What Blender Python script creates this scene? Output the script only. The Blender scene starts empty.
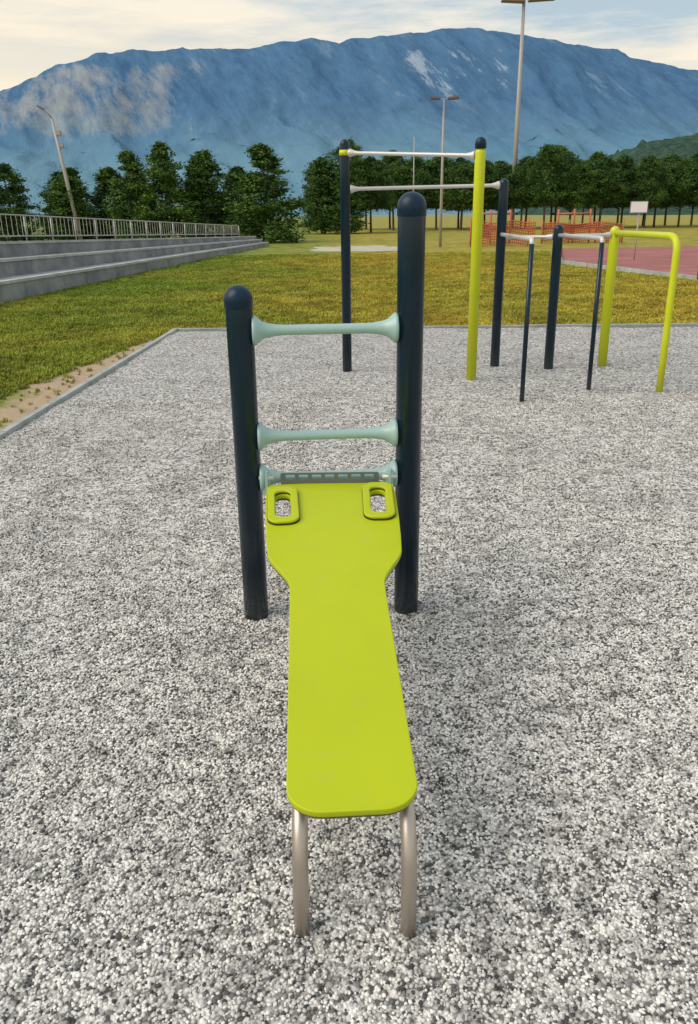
import bpy, bmesh, math, random
import numpy as np
from mathutils import Vector, Matrix, noise
random.seed(7); rng=np.random.default_rng(7)
S=bpy.context.scene
COL=bpy.context.collection
S.view_settings.view_transform='Standard'; S.view_settings.look='None'; S.view_settings.exposure=0

# ---------------------------------------------------------------- materials
def mat(name):
    m=bpy.data.materials.new(name); m.use_nodes=True
    nt=m.node_tree; b=nt.nodes['Principled BSDF']
    return m,nt,b
def N(nt,t,**k):
    n=nt.nodes.new(t)
    for a,v in k.items(): setattr(n,a,v)
    return n
def ramp(nt,stops,src=None):
    r=N(nt,'ShaderNodeValToRGB'); e=r.color_ramp.elements
    while len(e)<len(stops): e.new(0.5)
    for i,(p,c) in enumerate(stops):
        e[i].position=p; e[i].color=(c[0],c[1],c[2],1) if not isinstance(c,(int,float)) else (c,c,c,1)
    if src is not None: nt.links.new(src,r.inputs[0])
    return r
def noise_n(nt,vec,scale,detail=4,rough=.55):
    n=N(nt,'ShaderNodeTexNoise'); n.inputs['Scale'].default_value=scale; n.inputs['Detail'].default_value=detail
    n.inputs['Roughness'].default_value=rough
    if vec is not None: nt.links.new(vec,n.inputs['Vector'])
    return n
def mixc(nt,fac,a,b,mode='MIX'):
    n=N(nt,'ShaderNodeMix',data_type='RGBA',blend_type=mode)
    for sock,v in ((n.inputs[0],fac),(n.inputs[6],a),(n.inputs[7],b)):
        if hasattr(v,'links') or isinstance(v,bpy.types.NodeSocket): nt.links.new(v,sock)
        elif isinstance(v,(int,float)): sock.default_value=v
        else: sock.default_value=(v[0],v[1],v[2],1)
    return n.outputs[2]
def math_n(nt,op,a,b=None,clamp=False):
    n=N(nt,'ShaderNodeMath',operation=op,use_clamp=clamp)
    for i,v in enumerate((a,b)):
        if v is None: continue
        if isinstance(v,bpy.types.NodeSocket): nt.links.new(v,n.inputs[i])
        else: n.inputs[i].default_value=v
    return n.outputs[0]
def bump(nt,b,h,strength,dist):
    bp=N(nt,'ShaderNodeBump'); bp.inputs['Strength'].default_value=strength; bp.inputs['Distance'].default_value=dist
    nt.links.new(h,bp.inputs['Height']); nt.links.new(bp.outputs[0],b.inputs['Normal'])

def paint(name,col,rough=.35,var=.12,coat=.3,dirt=.25,metal=0,scuff=0):
    m,nt,b=mat(name)
    g=N(nt,'ShaderNodeNewGeometry')
    n1=noise_n(nt,g.outputs['Position'],3.0,6)
    n2=noise_n(nt,g.outputs['Position'],60.0,4)
    dark=[c*(1-var) for c in col]; lite=[min(1,c*(1+var)) for c in col]
    c=mixc(nt,n1.outputs[0],dark,lite)
    sp=N(nt,'ShaderNodeSeparateXYZ'); nt.links.new(g.outputs['Position'],sp.inputs[0])
    low=N(nt,'ShaderNodeMapRange'); low.inputs[1].default_value=0.22; low.inputs[2].default_value=0.0
    low.inputs[3].default_value=0; low.inputs[4].default_value=dirt; nt.links.new(sp.outputs[2],low.inputs[0])
    f=math_n(nt,'MULTIPLY',low.outputs[0],n2.outputs[0],True)
    c=mixc(nt,f,c,(.3,.28,.25))
    if scuff:
        n4=noise_n(nt,g.outputs['Position'],9,9,.75)
        c=mixc(nt,math_n(nt,'MULTIPLY',ramp(nt,[(.56,0),(.72,1)],n4.outputs[0]).outputs[0],scuff),c,(.34,.35,.30))
    nt.links.new(c,b.inputs['Base Color'])
    rr=N(nt,'ShaderNodeMapRange'); rr.inputs[3].default_value=rough*.7; rr.inputs[4].default_value=rough*1.4
    nt.links.new(n1.outputs[0],rr.inputs[0]); nt.links.new(rr.outputs[0],b.inputs['Roughness'])
    b.inputs['Metallic'].default_value=metal
    b.inputs['Coat Weight'].default_value=coat; b.inputs['Coat Roughness'].default_value=.15
    bump(nt,b,n2.outputs[0],.05,.002)
    return m
M_navy=paint('navy_paint',(.0025,.017,.032),.2,.35,.0,.35,0,.03)
M_cap=paint('navy_cap',(.003,.020,.046),.35,.1,0)
for mm,s in ((M_navy,.36),(M_cap,.3)): mm.node_tree.nodes['Principled BSDF'].inputs['Specular IOR Level'].default_value=s
M_lime=paint('lime_paint',(.54,.60,.005),.4,.08,.05)
M_board=paint('lime_board',(.43,.50,.003),.42,.10,0,0,0,.10)
M_board.node_tree.nodes['Principled BSDF'].inputs['Specular IOR Level'].default_value=.35
M_edge=paint('board_edge',(.09,.10,.02),.6)
M_teal=paint('teal_coated_bar',(.32,.48,.46),.4,.08,.3,.2,0,.15)
M_steel=paint('brushed_steel',(.50,.44,.38),.36,.35,0,.4,.8)
M_galv=paint('galvanised_steel',(.40,.40,.39),.5,.12,0,.2,.4)
M_brkt=paint('bracket_steel',(.13,.15,.15),.5,.2,0,.2,.3)
M_silver=paint('silver_bar',(.60,.58,.56),.4,.1,0,0,.3)
M_dark=paint('dark_matte',(.015,.017,.02),.7)
M_pole=paint('grey_pole',(.36,.33,.31),.6)
M_orange=paint('orange_mesh',(.44,.12,.05),.7,.25)
M_red=paint('rust_red_panel',(.25,.06,.04),.7,.2)
M_white=paint('white_panel',(.85,.85,.84),.5,.04)
M_lamp=paint('lamp_housing',(.16,.10,.08),.6)

def concrete(name,c1,c2,sc=2.):
    m,nt,b=mat(name); g=N(nt,'ShaderNodeNewGeometry')
    a=noise_n(nt,g.outputs['Position'],sc,8,.65); f=noise_n(nt,g.outputs['Position'],45,4)
    c=mixc(nt,ramp(nt,[(.35,0),(.65,1)],a.outputs[0]).outputs[0],c1,c2)
    c=mixc(nt,.35,c,f.outputs[0],'OVERLAY')
    nt.links.new(c,b.inputs['Base Color']); b.inputs['Roughness'].default_value=.9
    bump(nt,b,f.outputs[0],.3,.01); return m
M_conc=concrete('concrete_step',(.14,.15,.165),(.30,.31,.32),1.2)
M_nose=concrete('concrete_nosing',(.32,.33,.33),(.50,.50,.49),2)
M_kerb=concrete('kerb_concrete',(.25,.28,.27),(.40,.43,.41),3)
M_court=concrete('red_rubber',(.25,.085,.075),(.36,.135,.12),.6)
M_path=concrete('pale_path',(.36,.35,.24),(.48,.45,.34),.5)

def gravel_sheet():
    m,nt,b=mat('gravel_bed'); g=N(nt,'ShaderNodeNewGeometry'); P=g.outputs['Position']
    v=N(nt,'ShaderNodeTexVoronoi'); v.inputs['Scale'].default_value=66; nt.links.new(P,v.inputs['Vector'])
    hs=N(nt,'ShaderNodeSeparateColor'); nt.links.new(v.outputs['Color'],hs.inputs[0])
    cc=ramp(nt,[(0,(.10,.096,.092)),(.22,(.32,.31,.295)),(.48,(.68,.66,.63)),(1,(.92,.89,.85))],hs.outputs[0])
    gap_shade=ramp(nt,[(.0,1.),(.45,.95),(.8,.3)],v.outputs['Distance'])  # shade between the pebbles, painted as darker cell borders
    c=mixc(nt,1,cc.outputs[0],gap_shade.outputs[0],'MULTIPLY')
    n=noise_n(nt,P,22,5,.75); n2=noise_n(nt,P,2.6,7,.7)
    c=mixc(nt,.9,c,ramp(nt,[(.36,.42),(.55,1.)],n.outputs[0]).outputs[0],'MULTIPLY')
    c=mixc(nt,.8,c,ramp(nt,[(.34,.72),(.54,1.)],n2.outputs[0]).outputs[0],'MULTIPLY')
    nt.links.new(c,b.inputs['Base Color']); b.inputs['Roughness'].default_value=.85
    h=math_n(nt,'SUBTRACT',1.0,v.outputs['Distance'])
    bump(nt,b,h,.7,.008); return m
M_grav=gravel_sheet()
def pebble_mat():
    m,nt,b=mat('pebble_stone'); g=N(nt,'ShaderNodeNewGeometry'); o=N(nt,'ShaderNodeObjectInfo')
    cc=ramp(nt,[(0,(.04,.039,.038)),(.14,(.14,.136,.13)),(.26,(.50,.485,.46)),(.7,(.78,.76,.72)),(1,(.90,.875,.83))],o.outputs['Random'])
    n2=noise_n(nt,g.outputs['Position'],2.6,7,.7); n3=noise_n(nt,g.outputs['Position'],11,5,.7)
    c=mixc(nt,.85,cc.outputs[0],ramp(nt,[(.34,.74),(.52,1.)],n2.outputs[0]).outputs[0],'MULTIPLY')
    c=mixc(nt,.85,c,ramp(nt,[(.38,.45),(.52,1.)],n3.outputs[0]).outputs[0],'MULTIPLY')
    nt.links.new(c,b.inputs['Base Color']); b.inputs['Roughness'].default_value=.75; return m
M_peb=pebble_mat()

def grass_mat(name,blade):
    m,nt,b=mat(name); g=N(nt,'ShaderNodeNewGeometry'); P=g.outputs['Position']
    n1=noise_n(nt,P,.22,5,.6); n2=noise_n(nt,P,1.1,7,.72); n3=noise_n(nt,P,30,3,.6)
    sp=N(nt,'ShaderNodeSeparateXYZ'); nt.links.new(P,sp.inputs[0])
    mr=N(nt,'ShaderNodeMapRange',interpolation_type='SMOOTHSTEP'); mr.inputs[1].default_value=-6; mr.inputs[2].default_value=2.; nt.links.new(sp.outputs[0],mr.inputs[0])
    dry=math_n(nt,'ADD',math_n(nt,'MULTIPLY',mr.outputs[0],.66),math_n(nt,'MULTIPLY',math_n(nt,'SUBTRACT',n1.outputs[0],.44),2.0),True)
    green=(.20,.28,.032); straw=(.48,.38,.055)
    c=mixc(nt,dry,green,straw)
    k=1.25 if blade else 1.0
    c=mixc(nt,.85,c,ramp(nt,[(.34,.34*k),(.60,1.0*k)],n2.outputs[0]).outputs[0],'MULTIPLY')
    if blade:
        o=N(nt,'ShaderNodeObjectInfo')
        c=mixc(nt,.6,c,ramp(nt,[(0,.65),(1,1.35)],o.outputs['Random']).outputs[0],'MULTIPLY')
    else:
        c=mixc(nt,.5,c,ramp(nt,[(.3,.5),(.7,1.)],n3.outputs[0]).outputs[0],'MULTIPLY')
        kx=math_n(nt,'SUBTRACT',math_n(nt,'MULTIPLY',sp.outputs[1],.0246),3.0)
        d=math_n(nt,'ABSOLUTE',math_n(nt,'SUBTRACT',sp.outputs[0],kx))
        d=math_n(nt,'DIVIDE',d,.95)
        d=math_n(nt,'ADD',d,math_n(nt,'MULTIPLY',math_n(nt,'SUBTRACT',n2.outputs[0],.5),1.6))
        f=ramp(nt,[(.3,1),(.65,0)],d).outputs[0]
        yf=ramp(nt,[(.0,1),(.1,0)],math_n(nt,'DIVIDE',math_n(nt,'SUBTRACT',sp.outputs[1],11.6),10.)).outputs[0]
        f=math_n(nt,'MULTIPLY',f,yf)
        c=mixc(nt,f,c,mixc(nt,n3.outputs[0],(.32,.22,.14),(.52,.40,.28)))
        far_haze=N(nt,'ShaderNodeMapRange'); far_haze.inputs[1].default_value=120; far_haze.inputs[2].default_value=2500; nt.links.new(sp.outputs[1],far_haze.inputs[0])
        c=mixc(nt,far_haze.outputs[0],c,(.16,.28,.34))  # distance haze painted into the grass colour as a blue tint
        bump(nt,b,n3.outputs[0],.6,.03)
    nt.links.new(c,b.inputs['Base Color']); b.inputs['Roughness'].default_value=.8
    b.inputs['Specular IOR Level'].default_value=.2
    return m
M_grass=grass_mat('grass_ground',False); M_blade=grass_mat('grass_blade',True)

def leaf_mat(name,dark,lite):
    m,nt,b=mat(name); g=N(nt,'ShaderNodeNewGeometry'); o=N(nt,'ShaderNodeObjectInfo')
    n=noise_n(nt,g.outputs['Position'],1.3,3); n2=noise_n(nt,g.outputs['Position'],9,2)
    c=mixc(nt,ramp(nt,[(.35,0),(.68,1)],n.outputs[0]).outputs[0],dark,lite)
    c=mixc(nt,.7,c,ramp(nt,[(.3,.5),(.7,1.3)],n2.outputs[0]).outputs[0],'MULTIPLY')
    c=mixc(nt,.6,c,ramp(nt,[(0,(.55,.65,.6)),(.5,(1,1,.9)),(1,(1.4,1.25,.8))],o.outputs['Random']).outputs[0],'MULTIPLY')
    nt.links.new(c,b.inputs['Base Color']); b.inputs['Roughness'].default_value=.7; b.inputs['Specular IOR Level'].default_value=.2
    return m
M_leaf=leaf_mat('needle_foliage',(.018,.058,.018),(.11,.20,.035))
M_bark=concrete('bark',(.06,.045,.035),(.13,.10,.08),4)

# ---------------------------------------------------------------- mesh helpers
def add(name,me,parent=None,mats=(),smooth=True):
    ob=bpy.data.objects.new(name,me); COL.objects.link(ob)
    for mm in mats: me.materials.append(mm)
    if smooth and len(me.polygons): me.polygons.foreach_set('use_smooth',[True]*len(me.polygons))
    if parent: ob.parent=parent
    return ob
def empty(name,loc=(0,0,0)):
    e=bpy.data.objects.new(name,None); COL.objects.link(e); e.empty_display_size=.2; return e
def pydata(name,v,f,parent=None,mats=(),smooth=False):
    me=bpy.data.meshes.new(name); me.from_pydata([tuple(a) for a in v],[],f); me.update()
    return add(name,me,parent,mats,smooth)
def sweep_geo(pts,radii,seg=20,cap=True):
    pts=[Vector(p) for p in pts]
    if not isinstance(radii,(list,tuple)): radii=[radii]*len(pts)
    V=[];Fc=[]
    up=None
    for i,p in enumerate(pts):
        if i==0:t=pts[1]-pts[0]
        elif i==len(pts)-1:t=pts[-1]-pts[-2]
        else:t=(pts[i+1]-p).normalized()+(p-pts[i-1]).normalized()
        t.normalize()
        if up is None:
            up=Vector((0,0,1)) if abs(t.z)<.9 else Vector((1,0,0))
        a=(up-t*up.dot(t)).normalized(); bb=t.cross(a); up=a
        for k in range(seg):
            an=2*math.pi*k/seg
            V.append(p+(a*math.cos(an)+bb*math.sin(an))*radii[i])
    n=len(pts)
    for i in range(n-1):
        for k in range(seg):
            k2=(k+1)%seg
            Fc.append((i*seg+k,i*seg+k2,(i+1)*seg+k2,(i+1)*seg+k))
    if cap:
        Fc.append(tuple(reversed(range(seg)))); Fc.append(tuple((n-1)*seg+k for k in range(seg)))
    return V,Fc
def sweep(name,pts,radii,m,parent=None,seg=20):
    V,Fc=sweep_geo(pts,radii,seg); return pydata(name,V,Fc,parent,(m,),True)
def arc(p0,p1,p2,n=8):
    p0,p1,p2=map(Vector,(p0,p1,p2)); return [p0*(1-t)**2+p1*2*t*(1-t)+p2*t*t for t in [i/n for i in range(n+1)]]
def post(name,x,y,h,r,m,parent,base=-.08,dome=True,seg=28):
    zs=[base,h-r*1.0]; rs=[r,r]
    for i in range(1,8):
        a=i/7*math.pi/2; zs.append(h-r+r*math.sin(a)); rs.append(max(r*math.cos(a),.0008))
    return sweep(name,[(x,y,z) for z in zs],rs,m,parent,seg)
def box(name,c,s,m,parent=None,bev=.004,rot=None):
    me=bpy.data.meshes.new(name); bm=bmesh.new(); bmesh.ops.create_cube(bm,size=1)
    bmesh.ops.scale(bm,vec=s,verts=bm.verts)
    if bev: bmesh.ops.bevel(bm,geom=bm.edges[:],offset=bev,segments=2,affect='EDGES')
    if rot is not None: bmesh.ops.rotate(bm,matrix=rot,verts=bm.verts,cent=(0,0,0))
    bmesh.ops.translate(bm,vec=c,verts=bm.verts); bm.to_mesh(me); bm.free()
    return add(name,me,parent,(m,),False)
def rrect(cx,cy,w,h,r,rot=0,n=6):
    o=[]
    for sx,sy,a0 in ((1,1,0),(-1,1,90),(-1,-1,180),(1,-1,270)):
        for i in range(n+1):
            a=math.radians(a0+90*i/n); x=sx*(w/2-r)+r*math.cos(a); y=sy*(h/2-r)+r*math.sin(a)
            o.append((cx+x*math.cos(rot)-y*math.sin(rot),cy+x*math.sin(rot)+y*math.cos(rot)))
    return o
def plate(name,loops,thick,bev,M,m,parent):
    cu=bpy.data.curves.new(name,'CURVE'); cu.dimensions='2D'; cu.fill_mode='BOTH'; cu.extrude=max(thick/2-bev,.0005); cu.bevel_depth=bev; cu.bevel_resolution=2; cu.offset=-bev
    for L in loops:
        s=cu.splines.new('POLY'); s.points.add(len(L)-1); s.use_cyclic_u=True
        for p,(x,y) in zip(s.points,L): p.co=(x,y,0,1)
    t=bpy.data.objects.new(name,cu); COL.objects.link(t)
    dg=bpy.context.evaluated_depsgraph_get(); me=bpy.data.meshes.new_from_object(t.evaluated_get(dg))
    bpy.data.objects.remove(t); me.transform(M); me.name=name
    me.materials.clear()
    return add(name,me,parent,(m,),False)

# ---------------------------------------------------------------- sit-up bench
B=empty('exercise_bench')
post('post_left',-.400,3.053,1.35,.051,M_navy,B)
post('post_right',.241,3.095,1.66,.051,M_navy,B)
for nm,x,y,h in (('cap_left',-.400,3.053,1.362),('cap_right',.241,3.095,1.675)):
    r=.0535; zs=[h-.085,h-.083,h-.05]; rs=[.050,r,r]
    for i in range(1,8):
        a=i/7*math.pi/2; zs.append(h-.05+.050*math.sin(a)); rs.append(max(r*math.cos(a),.001))
    sweep(nm,[(x,y,z) for z in zs],rs,M_cap,B,28)
def rung(name,z):
    x0,y0,x1,y1=-.354,3.056,.192,3.092
    prof=[(0,.056),(.010,.056),(.016,.052),(.035,.034),(.06,.026),(.09,.0215),(.12,.0195)]
    pts=[];rs=[]; L=x1-x0
    for d,r in prof: pts.append((x0+d,y0+(y1-y0)*d/L,z)); rs.append(r)
    for d,r in reversed(prof): pts.append((x1-d,y1-(y1-y0)*d/L,z)); rs.append(r)
    sweep(name,pts,rs,M_teal,B,24)
rung('rung_top',1.195); rung('rung_middle',.785); rung('rung_low',.615)

vax=Vector((-.078,1.6,.24)); L=vax.length; vax.normalize(); uax=(Vector((1,0,0))-vax*vax.x).normalized(); nax=uax.cross(vax)
O=Vector((.003,1.43,.362))
def BM(off): 
    o=O+nax*off; return Matrix(((uax.x,vax.x,nax.x,o.x),(uax.y,vax.y,nax.y,o.y),(uax.z,vax.z,nax.z,o.z),(0,0,0,1)))
hw=.151
out=[]
r=.085
for i in range(9):
    a=math.radians(270+90*i/8); out.append((hw-r+r*math.cos(a),r*.9+r*.9*math.sin(a)))
out+= [(hw,.4),(hw,.84)]
for i in range(1,15):
    t=i/14; sm=t*t*(3-2*t); out.append((hw+(.230-hw)*sm,.885+.225*t))
out+= [(.236,1.18),(.244,1.32),(.250,1.50)]
for i in range(1,7):
    a=math.radians(90*i/6); out.append((.250-.035+.035*math.cos(a),L-.040+.035*math.sin(a)))
loop=out+[(-x,y) for x,y in reversed(out)]
hx1,hx2=-.182,.178
hl=rrect(hx1,1.425,.056,.200,.026,.04); hr=rrect(hx2,1.435,.056,.200,.026,-.04)
plate('board',[loop,hl,hr],.018,.003,BM(-.009),M_board,B)
loop2=[(x*.985,y*.995+.004) for x,y in loop]
plate('board_underside',[loop2,rrect(hx1,1.425,.062,.206,.028,.04),rrect(hx2,1.435,.062,.206,.028,-.04)],.008,.002,BM(-.0235),M_edge,B)
plate('handle_left',[rrect(hx1,1.425,.116,.280,.042,.04),rrect(hx1,1.425,.060,.205,.027,.04)],.012,.0045,BM(.011),M_board,B)
plate('handle_right',[rrect(hx2,1.435,.116,.280,.042,-.04),rrect(hx2,1.435,.060,.205,.027,-.04)],.012,.0045,BM(.011),M_board,B)
plate('handle_outline_left',[rrect(hx1,1.425,.119,.283,.043,.04),rrect(hx1,1.425,.062,.206,.027,.04)],.004,.0005,BM(.0027),M_dark,B)  # dark sheet added to draw the outline around the raised ring
plate('handle_outline_right',[rrect(hx2,1.435,.119,.283,.043,-.04),rrect(hx2,1.435,.062,.206,.027,-.04)],.004,.0005,BM(.0027),M_dark,B)
for nm,x0,xb in (('leg_left',-.122,-.122),('leg_right',.128,.126)):
    pts=[tuple(O+uax*(x0*.95)+vax*1.45-nax*.048),tuple(O+uax*x0+vax*.25-nax*.048)]
    a=arc(O+uax*x0+vax*.20-nax*.048,O+uax*x0+vax*.03-nax*.048,(x0,1.44,.20),12)
    pts+= [tuple(p) for p in a]+[(x0,1.428,.12),(xb,1.42,-.06)]
    sweep(nm,pts,.0185,M_steel,B,20)
sweep('cross_tube',[tuple(O+uax*-.12+vax*.42-nax*.048),tuple(O+uax*.12+vax*.42-nax*.048)],.014,M_steel,B,16)
def slotted(name,x0,x1,y,z0,z1,th,m,par,n=6):
    loops=[rrect((x0+x1)/2,(z0+z1)/2,x1-x0,z1-z0,.008)]
    w=(x1-x0)/(n+.5)
    for i in range(n): loops.append(rrect(x0+w*(i+.75),z1-.017,w*.72,.018,.004,0,3))
    Mx=Matrix(((1,0,0,0),(0,0,1,y),(0,1,0,0),(0,0,0,1)))
    return plate(name,loops,th,.001,Mx,m,par)
slotted('mount_plate',-.27,.12,3.020,.575,.645,.005,M_brkt,B,7)
for x in (-.325,.163):
    box('hinge_bracket',(x,3.035,.60),(.03,.06,.10),M_teal,B,.01)
    sweep('hinge_bolt',[(x-.03,3.02,.625),(x+.03,3.02,.625)],.009,M_silver,B,12)

# ---------------------------------------------------------------- pull-up frame
Pb=empty('pull_up_bar')
A=(0.0,8.71); Bp=(1.262,8.13); Cp=(1.64,8.91)
post('post_navy',*A,2.30,.05,M_navy,Pb)
post('post_lime',*Bp,2.17,.05,M_lime,Pb); post('cap_navy',Bp[0],Bp[1],2.26,.052,M_cap,Pb,base=2.16)
post('post_blue',*Cp,1.93,.05,M_navy,Pb)
sweep('band_lime',[(A[0],A[1],2.15),(A[0],A[1],2.20)],.054,M_lime,Pb,24)
def flbar(name,p0,p1,m,par,r=.017,fl=.04):
    p0=Vector(p0);p1=Vector(p1);d=(p1-p0).normalized()
    off=.048
    pts=[p0+d*off,p0+d*(off+.015),p0+d*(off+.05),p0+d*(off+.09),p1-d*(off+.09),p1-d*(off+.05),p1-d*(off+.015),p1-d*off]
    sweep(name,[tuple(q) for q in pts],[fl,fl,r*1.5,r,r,r*1.5,fl,fl],m,par,16)
flbar('high_bar',(A[0],A[1],2.175),(Bp[0],Bp[1],2.10),M_silver,Pb,.018)
flbar('low_bar',(A[0],A[1],1.84),(Cp[0],Cp[1],1.865),M_silver,Pb,.018)

# ---------------------------------------------------------------- dip bars
Dd=(2.185,8.69);G=(2.81,8.83)
Pd=empty('parallel_dip_bars')
post('post_navy',*Dd,1.48,.05,M_navy,Pd)
post('post_lime',*G,1.455,.05,M_lime,Pd)
flbar('cross_bar_a',(Cp[0],Cp[1],1.36),(Dd[0],Dd[1],1.36),M_silver,Pd,.016,.03)
flbar('cross_bar_b',(Dd[0],Dd[1],1.37),(G[0],G[1],1.37),M_silver,Pd,.016,.03)
def arch(name,p0,p1,h,r,m,R=.12,m2=None):
    p0=Vector((p0[0],p0[1],h)); e=Vector((p1[0],p1[1],h)); d=(e-p0).normalized()
    top=[p0+d*.04]+arc(e-d*R,e,e-Vector((0,0,R)),10)
    pts=top+[Vector((p1[0],p1[1],.5)),Vector((p1[0],p1[1],-.08))]
    if m2: 
        sweep(name,[tuple(q) for q in top],r,m2,Pd,18); sweep(name+'_leg',[(p1[0],p1[1],h-R*.9),(p1[0],p1[1],-.08)],r*1.06,m,Pd,18)
    else: sweep(name,[tuple(q) for q in pts],r,m,Pd,18)
arch('dip_rail_a',(Cp[0],Cp[1]),(1.575,7.13),1.385,.020,M_navy,.04,M_silver)
arch('dip_rail_b',Dd,(2.29,7.525),1.375,.020,M_navy,.04,M_silver)
arch('dip_rail_lime',G,(2.95,7.485),1.385,.032,M_lime,.16)

# ---------------------------------------------------------------- gravel
def gz(x,y): return .018*noise.noise(Vector((x*1.1,y*1.1,0)))+.012*noise.noise(Vector((x*3.7,y*3.7,5)))
def kx(y): return -2.71+.0246*(y-6.05)
nx,ny=110,150; V=[];Fc=[]
for j in range(ny+1):
    y=-3+15.1*(j/ny)
    for i in range(nx+1):
        xl=kx(y)+.02; x=xl+(13-xl)*(i/nx)
        V.append((x,y if j<ny else 12.14-.0194*(x+2.56)-.02,gz(x,y)))
for j in range(ny):
    for i in range(nx):
        a=j*(nx+1)+i; Fc.append((a,a+1,a+nx+2,a+nx+1))
pydata('gravel_ground',V,Fc,None,(M_grav,),True)

def gn_scatter(obj,coll,density_expr,smin,smax,tilt,seed=1):
    ng=bpy.data.node_groups.new('scatter','GeometryNodeTree')
    ng.interface.new_socket('Geometry',in_out='INPUT',socket_type='NodeSocketGeometry')
    ng.interface.new_socket('Geometry',in_out='OUTPUT',socket_type='NodeSocketGeometry')
    n=ng.nodes; l=ng.links
    gi=n.new('NodeGroupInput'); go=n.new('NodeGroupOutput')
    d=n.new('GeometryNodeDistributePointsOnFaces'); d.inputs['Density'].default_value=density_expr; d.inputs['Seed'].default_value=seed
    l.new(gi.outputs[0],d.inputs['Mesh'])
    ci=n.new('GeometryNodeCollectionInfo'); ci.inputs[0].default_value=coll; ci.inputs[1].default_value=True; ci.inputs[2].default_value=True
    ip=n.new('GeometryNodeInstanceOnPoints'); ip.inputs['Pick Instance'].default_value=True
    l.new(d.outputs['Points'],ip.inputs['Points']); l.new(ci.outputs[0],ip.inputs['Instance'])
    rv=n.new('FunctionNodeRandomValue'); rv.data_type='FLOAT_VECTOR'
    rv.inputs[0].default_value=(-tilt,-tilt,0); rv.inputs[1].default_value=(tilt,tilt,6.283)
    l.new(rv.outputs[0],ip.inputs['Rotation'])
    rs=n.new('FunctionNodeRandomValue'); rs.data_type='FLOAT'; rs.inputs[2].default_value=smin; rs.inputs[3].default_value=smax; rs.inputs['Seed'].default_value=5
    l.new(rs.outputs[1],ip.inputs['Scale'])
    l.new(ip.outputs[0],go.inputs[0])
    md=obj.modifiers.new('scatter','NODES'); md.node_group=ng
pc=bpy.data.collections.new('pebbles')
for k in range(4):
    me=bpy.data.meshes.new('pebble'); bm=bmesh.new(); bmesh.ops.create_icosphere(bm,subdivisions=1,radius=1)
    for v in bm.verts:
        v.co*= random.uniform(.80,1.15); v.co.x*=random.uniform(1.0,1.1)*(1+.15*k/3); v.co.z*=.78
    bm.to_mesh(me); bm.free(); me.materials.append(M_peb); me.polygons.foreach_set('use_smooth',[True]*len(me.polygons))
    o=bpy.data.objects.new('pebble',me); pc.objects.link(o)
def scatter_strip(name,y0,y1,w0,w1,dens,coll,smin,smax,tilt,zoff,n=24):
    V=[];Fc=[]
    for j in range(n+1):
        y=y0+(y1-y0)*j/n; w=w0+(w1-w0)*j/n
        for i in range(n+1):
            x=max(-w+2*w*i/n,kx(y)+.04); V.append((x,y,gz(x,y)+zoff))
    for j in range(n):
        for i in range(n):
            a=j*(n+1)+i; Fc.append((a,a+1,a+n+2,a+n+1))
    o=pydata(name,V,Fc); gn_scatter(o,coll,dens,smin,smax,tilt); return o
GR=empty('gravel')
for nm,y0,y1,w0,w1,dn in (('gravel_stones_a',.7,2.6,1.1,2.0,14500),('gravel_stones_b',2.6,4.4,2.0,2.8,11500),('gravel_stones_c',4.4,7.4,2.8,4.0,6000)):
    o=scatter_strip(nm,y0,y1,w0,w1,dn,pc,.0032,.0064,.5,.001); o.parent=GR

K=empty('kerb')
def strip(name,p0,p1,w,z0,z1,m,par,seglen=1.0):
    p0=Vector(p0);p1=Vector(p1);d=(p1-p0); n=max(1,int(d.length/seglen)); d.normalize(); ang=math.atan2(d.y,d.x)
    Lg=(p1-p0).length/n
    for i in range(n):
        c=p0+d*(Lg*(i+.5)); jz=random.uniform(-.003,.003)
        box(name,(c.x+random.uniform(-.003,.003),c.y,(z0+z1)/2+jz),(Lg-.006,w,z1-z0),m,par,.008,Matrix.Rotation(ang,3,'Z'))
strip('kerb_stone',(kx(-3),-3,0),(-2.56,12.18,0),.075,-.12,.035,M_kerb,K)
strip('kerb_stone',(-2.60,12.20,0),(13,11.92,0),.075,-.12,.032,M_kerb,K)

# ---------------------------------------------------------------- grass
gv=[];gf=[]
xs=sorted(set([-4000,-2000,-1000,-500,-200,-100]+list(range(-60,61,4))+[100,200,500,1000,2000,4000]))
ys=sorted(set([-200,-50]+list(range(-10,100,4))+[120,200,400,800,1500,2500,4500]))
for y in ys:
    for x in xs: gv.append((x,y,-.05))
for j in range(len(ys)-1):
    for i in range(len(xs)-1):
        a=j*len(xs)+i; gf.append((a,a+1,a+len(xs)+1,a+len(xs)))
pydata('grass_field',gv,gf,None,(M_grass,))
tc=bpy.data.collections.new('grass_tufts')
for k in range(4):
    V=[];Fc=[]
    for b in range(16):
        an=random.uniform(0,6.28); rr=random.uniform(0,.05); x=rr*math.cos(an); y=rr*math.sin(an)
        h=random.uniform(.02,.05); w=random.uniform(.003,.0055); la=random.uniform(0,6.28); ln=random.uniform(.015,.045)
        ca,sa=math.cos(la),math.sin(la); i0=len(V)
        V+=[(x-w*sa,y+w*ca,-.01),(x+w*sa,y-w*ca,-.01),(x+ca*ln*.4+w*.7*sa,y+sa*ln*.4-w*.7*ca,h*.7),(x+ca*ln*.4-w*.7*sa,y+sa*ln*.4+w*.7*ca,h*.7),(x+ca*ln,y+sa*ln,h)]
        Fc+=[(i0,i0+1,i0+2,i0+3),(i0+3,i0+2,i0+4)]
    me=bpy.data.meshes.new('tuft'); me.from_pydata(V,[],Fc); me.materials.append(M_blade)
    o=bpy.data.objects.new('tuft',me); tc.objects.link(o)
GG=empty('grass')
def stx(y): return -7.1+.082*(y-16.9)
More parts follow.
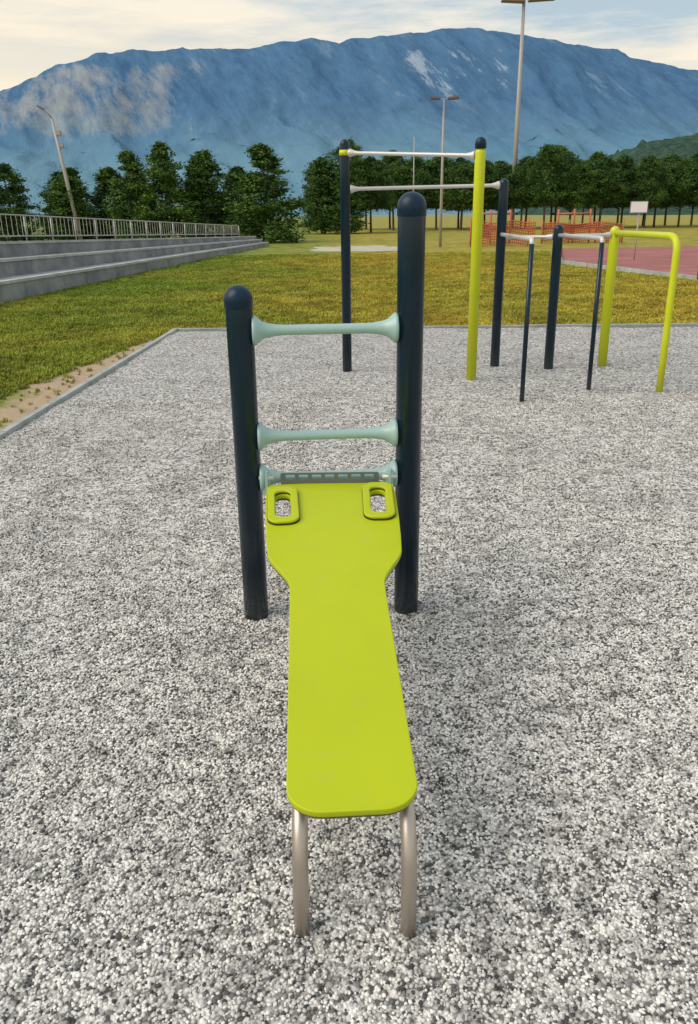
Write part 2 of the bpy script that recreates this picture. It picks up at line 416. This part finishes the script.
def gpatch(name,poly,dens,s0,s1):
    o=pydata(name,[(x,y,-.045) for x,y in poly],[tuple(range(len(poly)))],GG); gn_scatter(o,tc,dens,s0,s1,.15,3)
gpatch('grass_near',[(kx(4)-.72,4),(kx(8)-.70,8),(kx(10)-.42,10),(kx(12.2)-.15,12.2),(stx(12.2),12.2),(stx(4),4)],380,.6,1.3)
gpatch('grass_verge',[(kx(4)-.05,4),(kx(12.2)-.05,12.2),(kx(12.2)-.15,12.2),(kx(10)-.42,10),(kx(8)-.70,8),(kx(4)-.72,4)],40,.5,1.)
gpatch('grass_mid',[(stx(12.2),12.26),(12,12.0),(8.8,20),(7.4,26),(stx(26),26)],240,.7,1.4)
gpatch('grass_far',[(stx(26),26),(7.2,26),(7.2,29),(8.9,37),(stx(37),37)],80,1.0,1.6)

# ---------------------------------------------------------------- court, path
def poly(name,pts,z,m): return pydata(name,[(x,y,z) for x,y in pts],[tuple(range(len(pts)))],None,(m,))
poly('sports_court',[(9.6,16.5),(8.9,20.9),(7.4,28.5),(10.2,40),(48,44),(48,16)],-.03,M_court)
K2=empty('court_kerb')
strip('kerb_stone',(9.55,16.5,0),(7.33,28.5,0),.12,-.12,.06,M_kerb,K2,2.)
strip('kerb_stone',(7.33,28.6,0),(10.15,40,0),.12,-.12,.06,M_kerb,K2,2.)
pp=[]
for i in range(60):
    a=i/60*6.283; rr=1+.5*noise.noise(Vector((math.cos(a)*2.2,math.sin(a)*2.2,3))); pp.append((.9+2.9*rr*math.cos(a),43+3.8*rr*math.sin(a)))
poly('gravel_path',pp,-.035,M_path)

# ---------------------------------------------------------------- concrete tiers
T=empty('concrete_steps')
def hs(y): return max(.42,1-.55*(y-17)/31.)
def tier(name,o0,o1,z0,z1,m,nose=False,y0=4,y1=49):
    n=30;V=[];Fc=[]
    for j in range(n+1):
        y=y0+(y1-y0)*j/n; k=hs(y); xb=stx(y)
        xa=xb-o0*k; xc=xb-o1*k
        V+=[(xa,y,z0*k-.05),(xa,y,z1*k),(xc,y,z1*k),(xc,y,z0*k-.05)]
    for j in range(n):
        a=j*4
        for q in range(4):
            Fc.append((a+q,a+(q+1)%4,a+4+(q+1)%4,a+4+q))
    Fc+= [(0,3,2,1),tuple(n*4+q for q in range(4))]
    return pydata(name,V,Fc,T,(m,))
for i in range(3):
    tier('tier_%d'%(i+1),i*.85,(i+1)*.85+(.02 if i<2 else .5),0 if i==0 else .38*i-.06,.38*(i+1),M_conc)
    tier('nosing_%d'%(i+1),i*.85-.03,i*.85+.16,.38*(i+1),.38*(i+1)+.012,M_nose)
V=[];Fc=[]
n=24
for j in range(n+1):
    y=4+(60-4)*j/n; k=hs(y); f=1 if y<49 else max(0,(60-y)/11)
    for o,z in ((2.95,1.10),(5,1.05),(9,.95),(18,.5),(40,-.06)): V.append((stx(y)-o*k if o<6 else stx(y)-o,y,z*k*f-.02*(1-f)-.03))
for j in range(n):
    for i in range(4):
        a=j*5+i; Fc.append((a,a+5,a+6,a+1))
pydata('grass_bank',V,Fc,None,(M_grass,),True)
Rl=empty('metal_railing')
def rp(y,h): k=hs(y); return (stx(y)-2.85*k,y,1.12*k+h*(.55+.45*k))
ysr=[10+i*1.55 for i in range(25)]
for y in ysr:
    sweep('baluster_post',[rp(y,-.1),rp(y,.74)],.022,M_galv,Rl,8)
for h in (.74,.16):
    sweep('rail',[rp(y,h) for y in ysr],.018,M_galv,Rl,8)
V=[];Fc=[]
yy=10.
while yy<47:
    v,f=sweep_geo([rp(yy,.16),rp(yy,.74)],.008,5,False); o=len(V); V+=v; Fc+=[tuple(a+o for a in q) for q in f]; yy+=.26
pydata('balusters',V,Fc,Rl,(M_galv,))

# ---------------------------------------------------------------- trees
def make_tree(name,h,w,bare,nclump,nleaf,shape,seed):
    rd=random.Random(seed); V=[];Fc=[];MI=[]
    def addg(v,f,mi):
        o=len(V); V.extend([tuple(a) for a in v]); Fc.extend([tuple(a+o for a in q) for q in f]); MI.extend([mi]*len(f))
    lean=rd.uniform(-.03,.03)
    tp=[(lean*h*t*t+.04*math.sin(5*t+seed),.04*math.cos(4*t),h*t*.96-.2) for t in [i/8 for i in range(9)]]
    tr=[h*.018*(1-i/8*.85) for i in range(9)]
    addg(*sweep_geo(tp,tr,8),0)
    def env(t):
        if shape=='cone': return (1-t)**.62*min(1,.6+t*3)
        return max(0,math.sin(math.pi*min(1,(t*.86+.14)))**.6)
    for c in range(nclump):
        t=rd.random()**(1.1 if shape=='cone' else 1.0); z=h*(bare+(1-bare)*t); an=rd.uniform(0,6.283)
        R=w*.5*env(t)*(1+.30*math.sin(3*an+seed+t*7)+.22*math.sin(t*17+seed)+.15*rd.uniform(-1,1)); rr=R*math.sqrt(rd.uniform(.15,1))
        cx,cy=rr*math.cos(an)+lean*h*t*t,rr*math.sin(an); cz=z-.12*rr
        if c%3==0:
            zz=max(.2,cz-.25*rr-.1); addg(*sweep_geo([(lean*h*t*t,0,zz),(cx*.6,cy*.6,(zz+cz)/2+.02),(cx,cy,cz)],[h*.006,h*.004,h*.002],5),0)
        cr=w*rd.uniform(.07,.14)*(.6+.6*env(t))
        k=int(nleaf*rd.uniform(.7,1.3))
        for q in range(k):
            d=Vector((rd.gauss(0,1),rd.gauss(0,1),rd.gauss(0,.5)))*.6
            p=Vector((cx,cy,cz))+d*cr
            s=rd.uniform(.03,.06)*(w/3.2)**.5*1.25
            a=Vector((rd.uniform(-1,1),rd.uniform(-1,1),rd.uniform(-.7,.7))).normalized(); b=a.cross(Vector((rd.uniform(-1,1),rd.uniform(-1,1),rd.uniform(-1,1)))).normalized()
            o=len(V); V.extend([tuple(p-a*s*1.6),tuple(p+b*s*.7),tuple(p+a*s*1.6),tuple(p-b*s*.7)]); Fc.append((o,o+1,o+2,o+3)); MI.append(1)
    me=bpy.data.meshes.new(name); me.from_pydata(V,[],Fc); me.materials.append(M_bark); me.materials.append(M_leaf)
    me.polygons.foreach_set('material_index',MI); me.update(); return me
cone=[make_tree('pine_crown',6,3.6,.06,180,90,'cone',s) for s in (1,2,3,4)]
rnd=[make_tree('pine_round',7.4,4.4,.34,170,85,'round',s) for s in (11,12,13,14,15)]
def tree(name,me,x,y,h0,h,w0,w,rot,par=None,z=-.05):
    o=bpy.data.objects.new(name,me); COL.objects.link(o); o.location=(x,y,z); o.scale=(w/w0,w/w0,h/h0); o.rotation_euler=(0,0,rot)
    if par:o.parent=par
    return o
left=[(-23.4,60,5.1,4.0),(-21.2,64,4.8,4.0),(-19.4,61,4.9,4.2),(-17.2,63,4.9,4.4),(-14.8,60,5.8,3.9),(-12.3,59,6.3,4.6),(-9.9,61,5.9,4.6),(-7.9,64,4.9,4.0),(-5.15,55,5.7,5.2),(-26.5,60,5.3,3.6),(-16.0,66,5.2,4.0),(-11,66,5.8,4.2),(-8.9,68,4.6,4),(-22,68,4.5,4)]
for i,(x,y,h,w) in enumerate(left): tree('pine_tree',cone[i%4],x,y,6,h,3.6,w,i*1.7)
TR=empty('distant_tree_row')
x=-2.2;i=0
while x<46:
    y=88+random.uniform(-2,3)+(-8 if x<3 else 0)
    h=7.2+random.uniform(-1.1,.8); tree('row_tree',rnd[i%5],x,y,7.4,h,4.4,random.uniform(3.6,5.0),i*2.1,TR)
    x+=random.uniform(1.8,2.7); i+=1
x=0
while x<50:
    tree('row_tree',rnd[i%5],x,98+random.uniform(-2,2),7.4,7.2+random.uniform(-.8,.8),4.4,4.5,i*1.3,TR); x+=random.uniform(2.2,3.2); i+=1
for x,y,h in ((-1.9,78,6.4),(.3,77,6.2)): tree('row_tree',cone[i%4],x,y,6,h,3.6,4.6,i,TR); i+=1

# ---------------------------------------------------------------- lamps & poles
def lamp(name,x,y,h,r,head,tx=0):
    E=empty(name); sweep('pole',[(x,y,-.05),(x+tx*.5,y,h*.5),(x+tx,y,h)],[r*1.25,r,r*.7],M_pole,E,12)
    for (dx,w,d,t,tilt) in head:
        box('floodlight',(x+tx+dx,y-.1,h+t),(w,d,.12 if r<.1 else .3),M_lamp,E,.03,Matrix.Rotation(tilt,3,'Y'))
    return E
E=lamp('floodlight_mast',17.6,90,20.9,.22,[(-1.1,2.2,.8,-.05,.05),(1.7,2.6,.8,.05,-.05)])
E=lamp('street_lamp',4.93,44,6.85,.065,[(-.45,.5,.3,.05,.05),(.45,.55,.3,.05,-.05)])
sweep('cross_arm',[(4.4,44,6.86),(5.5,44,6.86)],.03,M_pole,E,8)
E=lamp('street_lamp',-18.75,60,7.9,.13,[],-1.0)
sweep('arm',[(-19.75,60,7.9),(-19.9,59.9,8.2),(-20.25,59.8,8.5)],.05,M_pole,E,8); box('lamp_head',(-20.35,59.8,8.55),(.5,.22,.10),M_lamp,E,.03,Matrix.Rotation(.5,3,'Y'))
box('camera_box',(-19.4,60,7.0),(.3,.25,.32),M_pole,E,.03); box('loudspeaker',(-19.3,60,6.2),(.25,.25,.22),M_pole,E,.03)
lamp('light_pole',6.35,80,8.2,.06,[])
E=empty('boundary_post'); sweep('shaft',[(8.72,20.5,-.05),(8.70,20.5,1.28)],.05,M_dark,E,12); sweep('cap',[(8.70,20.5,1.28),(8.70,20.5,1.33)],[.055,.03],M_dark,E,12)
E=empty('sign_board'); sweep('pole',[(10.33,30,-.05),(10.33,30,1.56)],.025,M_pole,E,8); box('panel',(10.30,29.95,1.72),(.56,.03,.34),M_white,E,.005)
box('frame',(10.30,29.975,1.72),(.62,.02,.40),M_pole,E,.005)

F=empty('orange_fence')
def fence(x0,x1,y,h):
    V=[];Fc=[]; n=int((x1-x0)/.11)
    for i in range(n+1):
        x=x0+(x1-x0)*i/n; v,f=sweep_geo([(x,y+.1*math.sin(x*3),-.05),(x+.02,y+.1*math.sin(x*3),h+.08*math.sin(x*2.3))],.026,4,False); o=len(V);V+=v;Fc+=[tuple(a+o for a in q) for q in f]
    for k in range(9):
        z=.1+(h-.12)*k/8; v,f=sweep_geo([(x0+(x1-x0)*i/12,y+.1*math.sin((x0+(x1-x0)*i/12)*3),z+.06*math.sin(i)) for i in range(13)],.028,4,False); o=len(V);V+=v;Fc+=[tuple(a+o for a in q) for q in f]
    pydata('net',V,Fc,F,(M_orange,))
    x=x0
    while x<=x1+.01: sweep('stake',[(x,y,-.05),(x,y,h+.2)],.035,M_orange,F,6); x+=1.5
fence(6.5,9.8,44,1.15); fence(10.9,15.4,47,1.0)
Q=empty('playground_frame')
for x in (7.3,8.2,9.3,12.0,12.9,13.8): sweep('upright',[(x,48,-.05),(x,48,1.75)],.06,M_orange,Q,8)
for i,(x0,x1,z) in enumerate(((7.2,9.4,1.55),(11.9,13.9,1.5),(7.2,8.3,.95),(12.8,13.9,.8))): sweep('beam',[(x0,48,z),(x1,48,z)],.05,M_orange,Q,8)
box('deck',(13.1,48,.9),(1.0,1,.1),M_dark,Q); box('panel_a',(7.75,48.1,.6),(.8,.06,.7),M_red,Q); box('panel_b',(12.45,48.1,.55),(.8,.06,.8),M_red,Q)
V=[(13.8,47.6,.95),(13.8,48.4,.95),(15.2,48.4,.1),(15.2,47.6,.1),(15.8,48.4,.05),(15.8,47.6,.05)]
pydata('slide',V,[(0,1,2,3),(3,2,4,5)],Q,(M_red,))

# ---------------------------------------------------------------- mountain
ridge=[(-4500,300),(-3200,380),(-2300,440),(-1780,470),(-1535,500),(-1400,560),(-1296,610),(-1180,640),(-1068,672),(-930,683),(-804,680),(-600,690),(-409,690),(-290,705),(-145,722),(-14,712),(248,738),(466,758),(728,735),(950,697),(1128,667),(1354,618),(1572,576),(2000,520),(2800,450),(4500,300)]
rx=[a for a,_ in ridge]; rz=[b for _,b in ridge]
nx,ny=500,240; V=[];Fc=[]
def ss(a,b,t): t=max(0,min(1,(t-a)/(b-a))); return t*t*(3-2*t)
for j in range(ny+1):
    v=j/ny; y=1900+v*2700; t=(y-1900)/2100
    for i in range(nx+1):
        x=-4300+8600*i/nx
        R=float(np.interp(x,rx,rz))-2; R+=10*noise.fractal(Vector((x/80,0,0)),1,2,5)
        if t<=1:
            f=.30*t+.25*ss(.25,.8,t)+.45*ss(.62,1.0,t)**1.1
        else: f=1-.5*(t-1)-.15*ss(1,1.2,t)
        wx=x+.35*(y-3000)+90*noise.noise(Vector((x/400,y/500,2)))
        g=noise.ridged_multi_fractal(Vector((wx/400,y/1050,0)),.85,2.15,6,1,2)
        g2=noise.fractal(Vector((wx/110,y/240,4)),.75,2.1,5)
        amp=math.sin(math.pi*min(1,t))**.7 if t<=1 else 0
        z=R*f+amp*(86*(g-1.1)+25*g2)*(.3+.7*t)
        if t<.1: z=z*t*10-15*(1-t*10)
        V.append((x,y+45*g2*amp,z))
for j in range(ny):
    for i in range(nx):
        a=j*(nx+1)+i; Fc.append((a,a+1,a+nx+2,a+nx+1))
m,nt,b=mat('mountain_haze'); g=N(nt,'ShaderNodeNewGeometry'); P=g.outputs['Position']
sp=N(nt,'ShaderNodeSeparateXYZ'); nt.links.new(P,sp.inputs[0])
sh=N(nt,'ShaderNodeCombineXYZ'); nt.links.new(math_n(nt,'ADD',sp.outputs[0],math_n(nt,'MULTIPLY',sp.outputs[2],.7)),sh.inputs[0])
nt.links.new(math_n(nt,'MULTIPLY',sp.outputs[2],.5),sh.inputs[2]); nt.links.new(math_n(nt,'MULTIPLY',sp.outputs[1],.15),sh.inputs[1])
na=noise_n(nt,sh.outputs[0],.009,12,.74); nb=noise_n(nt,sh.outputs[0],.04,8,.7); nc=noise_n(nt,sh.outputs[0],.0022,4,.5)
hazy_forest=mixc(nt,ramp(nt,[(.38,0),(.62,1)],nb.outputs[0]).outputs[0],(.024,.088,.200),(.048,.135,.270))  # forest tones with blue aerial haze painted into the base colour
hazy_forest=mixc(nt,ramp(nt,[(.4,0),(.6,.5)],na.outputs[0]).outputs[0],hazy_forest,(.075,.175,.30))
def rng_n(s,x0,x1,x2,x3):
    a=N(nt,'ShaderNodeMapRange',interpolation_type='SMOOTHSTEP'); a.inputs[1].default_value=x0; a.inputs[2].default_value=x1; nt.links.new(s,a.inputs[0])
    c=N(nt,'ShaderNodeMapRange',interpolation_type='SMOOTHSTEP'); c.inputs[1].default_value=x3; c.inputs[2].default_value=x2; nt.links.new(s,c.inputs[0])
    return math_n(nt,'MULTIPLY',a.outputs[0],c.outputs[0])
X,Z=sp.outputs[0],sp.outputs[2]
z1=math_n(nt,'MULTIPLY',rng_n(X,-2000,-1350,-800,-100),rng_n(Z,150,350,560,690))
z2=math_n(nt,'MULTIPLY',rng_n(X,-50,280,600,1000),rng_n(Z,300,450,620,720))
z3=math_n(nt,'MULTIPLY',rng_n(X,800,1000,1300,1700),rng_n(Z,330,430,540,640))
def rock(zone,lo,hi,th):
    s=math_n(nt,'ADD',na.outputs[0],math_n(nt,'MULTIPLY',math_n(nt,'SUBTRACT',zone,1.0),.5))
    return ramp(nt,[(lo,0),(hi,th)],s).outputs[0]
c=mixc(nt,rock(z1,.41,.60,.75),hazy_forest,(.33,.32,.29))
c=mixc(nt,rock(z2,.54,.61,.75),c,(.38,.45,.52))
c=mixc(nt,rock(z3,.54,.63,.5),c,(.28,.37,.47))
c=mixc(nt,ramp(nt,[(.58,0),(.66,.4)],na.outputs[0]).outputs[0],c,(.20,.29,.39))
hz=N(nt,'ShaderNodeMapRange',interpolation_type='SMOOTHSTEP'); hz.inputs[1].default_value=460; hz.inputs[2].default_value=30; hz.inputs[4].default_value=.78; nt.links.new(Z,hz.inputs[0])  # haze painted into the colour, denser towards the foot of the slope
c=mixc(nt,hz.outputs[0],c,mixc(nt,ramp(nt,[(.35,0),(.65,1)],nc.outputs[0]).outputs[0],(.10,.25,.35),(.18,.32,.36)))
c=mixc(nt,.10,c,(.33,.45,.56))  # thin overall haze tint, also in the base colour
nt.links.new(c,b.inputs['Base Color']); b.inputs['Roughness'].default_value=1; b.inputs['Specular IOR Level'].default_value=0
bump(nt,b,nb.outputs[0],.45,28)
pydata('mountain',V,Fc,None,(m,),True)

V=[];Fc=[]
for j in range(61):
    for i in range(91):
        x=116+4*i; y=330+5.3*j; t=math.sin(math.pi*j/60)
        z=t*(max(0,(x-116))*.20+25*min(1,(x-116)/40.))*(1+.12*noise.noise(Vector((x/30,y/30,0))))+3.2*t*noise.noise(Vector((x/7,y/7,0)))+2*t*noise.noise(Vector((x/3,y/3,0)))-.3
        V.append((x,y,z))
for j in range(60):
    for i in range(90):
        a=j*91+i; Fc.append((a,a+1,a+92,a+91))
mh,nt,b=mat('wooded_hill'); g=N(nt,'ShaderNodeNewGeometry'); n=noise_n(nt,g.outputs['Position'],.22,8,.75)
c=mixc(nt,ramp(nt,[(.42,0),(.58,1)],n.outputs[0]).outputs[0],(.040,.09,.075),(.095,.155,.11)); nt.links.new(c,b.inputs['Base Color']); b.inputs['Roughness'].default_value=1; b.inputs['Specular IOR Level'].default_value=0; bump(nt,b,n.outputs[0],1,4)
pydata('hill',V,Fc,None,(mh,),True)

# ---------------------------------------------------------------- light & sky
to_sun=Vector((-.70,-.28,.74)).normalized()
el=math.asin(to_sun.z); az=math.atan2(to_sun.x,to_sun.y)
sl=bpy.data.lights.new('sun','SUN'); so=bpy.data.objects.new('sun',sl); COL.objects.link(so)
sl.energy=2.4; sl.angle=math.radians(48); sl.color=(1,.90,.77)
so.rotation_euler=to_sun.to_track_quat('Z','Y').to_euler()
w=bpy.data.worlds.new('World'); S.world=w; w.use_nodes=True; nt=w.node_tree
bg=nt.nodes['Background']
sky=N(nt,'ShaderNodeTexSky',sky_type='NISHITA'); sky.sun_disc=False; sky.sun_elevation=el; sky.sun_rotation=az; sky.dust_density=2.0; sky.air_density=1.2
tcn=N(nt,'ShaderNodeTexCoord'); mp=N(nt,'ShaderNodeMapping'); mp.inputs['Scale'].default_value=(1.0,1.0,6.5); mp.inputs['Location'].default_value=(.9,0,.65); nt.links.new(tcn.outputs['Generated'],mp.inputs[0])
cn=noise_n(nt,mp.outputs[0],3.4,9,.6)
sep=N(nt,'ShaderNodeSeparateXYZ'); nt.links.new(tcn.outputs['Generated'],sep.inputs[0])
skyc=mixc(nt,1,sky.outputs[0],(.12,.12,.12),'MULTIPLY')
cl=ramp(nt,[(.42,0),(.60,1)],cn.outputs[0]).outputs[0]
veil=mixc(nt,.65,skyc,(.57,.69,.75))
cloudcol=mixc(nt,ramp(nt,[(.14,0),(.5,1)],sep.outputs[2]).outputs[0],(1.05,.95,.78),(.92,.90,.86))
gl=N(nt,'ShaderNodeMapRange',interpolation_type='SMOOTHSTEP'); gl.inputs[1].default_value=.15; gl.inputs[2].default_value=-.5; gl.inputs[3].default_value=.19; gl.inputs[4].default_value=.31; nt.links.new(sep.outputs[0],gl.inputs[0])
hh=math_n(nt,'DIVIDE',math_n(nt,'ADD',sep.outputs[2],math_n(nt,'MULTIPLY',math_n(nt,'SUBTRACT',cn.outputs[0],.5),-.12)),gl.outputs[0])
warm=ramp(nt,[(.4,.95),(1.0,0)],hh).outputs[0]
f=mixc(nt,math_n(nt,'MULTIPLY',cl,.8),veil,cloudcol)
f=mixc(nt,warm,f,(1.06,.92,.70))
nt.links.new(f,bg.inputs[0]); bg.inputs[1].default_value=1.0

# ---------------------------------------------------------------- camera
cam=bpy.data.cameras.new('camera'); co=bpy.data.objects.new('camera',cam); COL.objects.link(co)
p=math.radians(20.4); roll=math.radians(.7)
Fv=Vector((0,math.cos(p),-math.sin(p))); U=Vector((0,math.sin(p),math.cos(p))); R=Vector((1,0,0))
R2=R*math.cos(roll)-U*math.sin(roll); U2=R*math.sin(roll)+U*math.cos(roll)
M=Matrix((( R2.x,U2.x,-Fv.x,0),(R2.y,U2.y,-Fv.y,0),(R2.z,U2.z,-Fv.z,1.6),(0,0,0,1))); co.matrix_world=M
cam.sensor_fit='VERTICAL'; cam.sensor_height=36; cam.lens=36*800/1024; cam.clip_start=.05; cam.clip_end=12000
S.camera=co
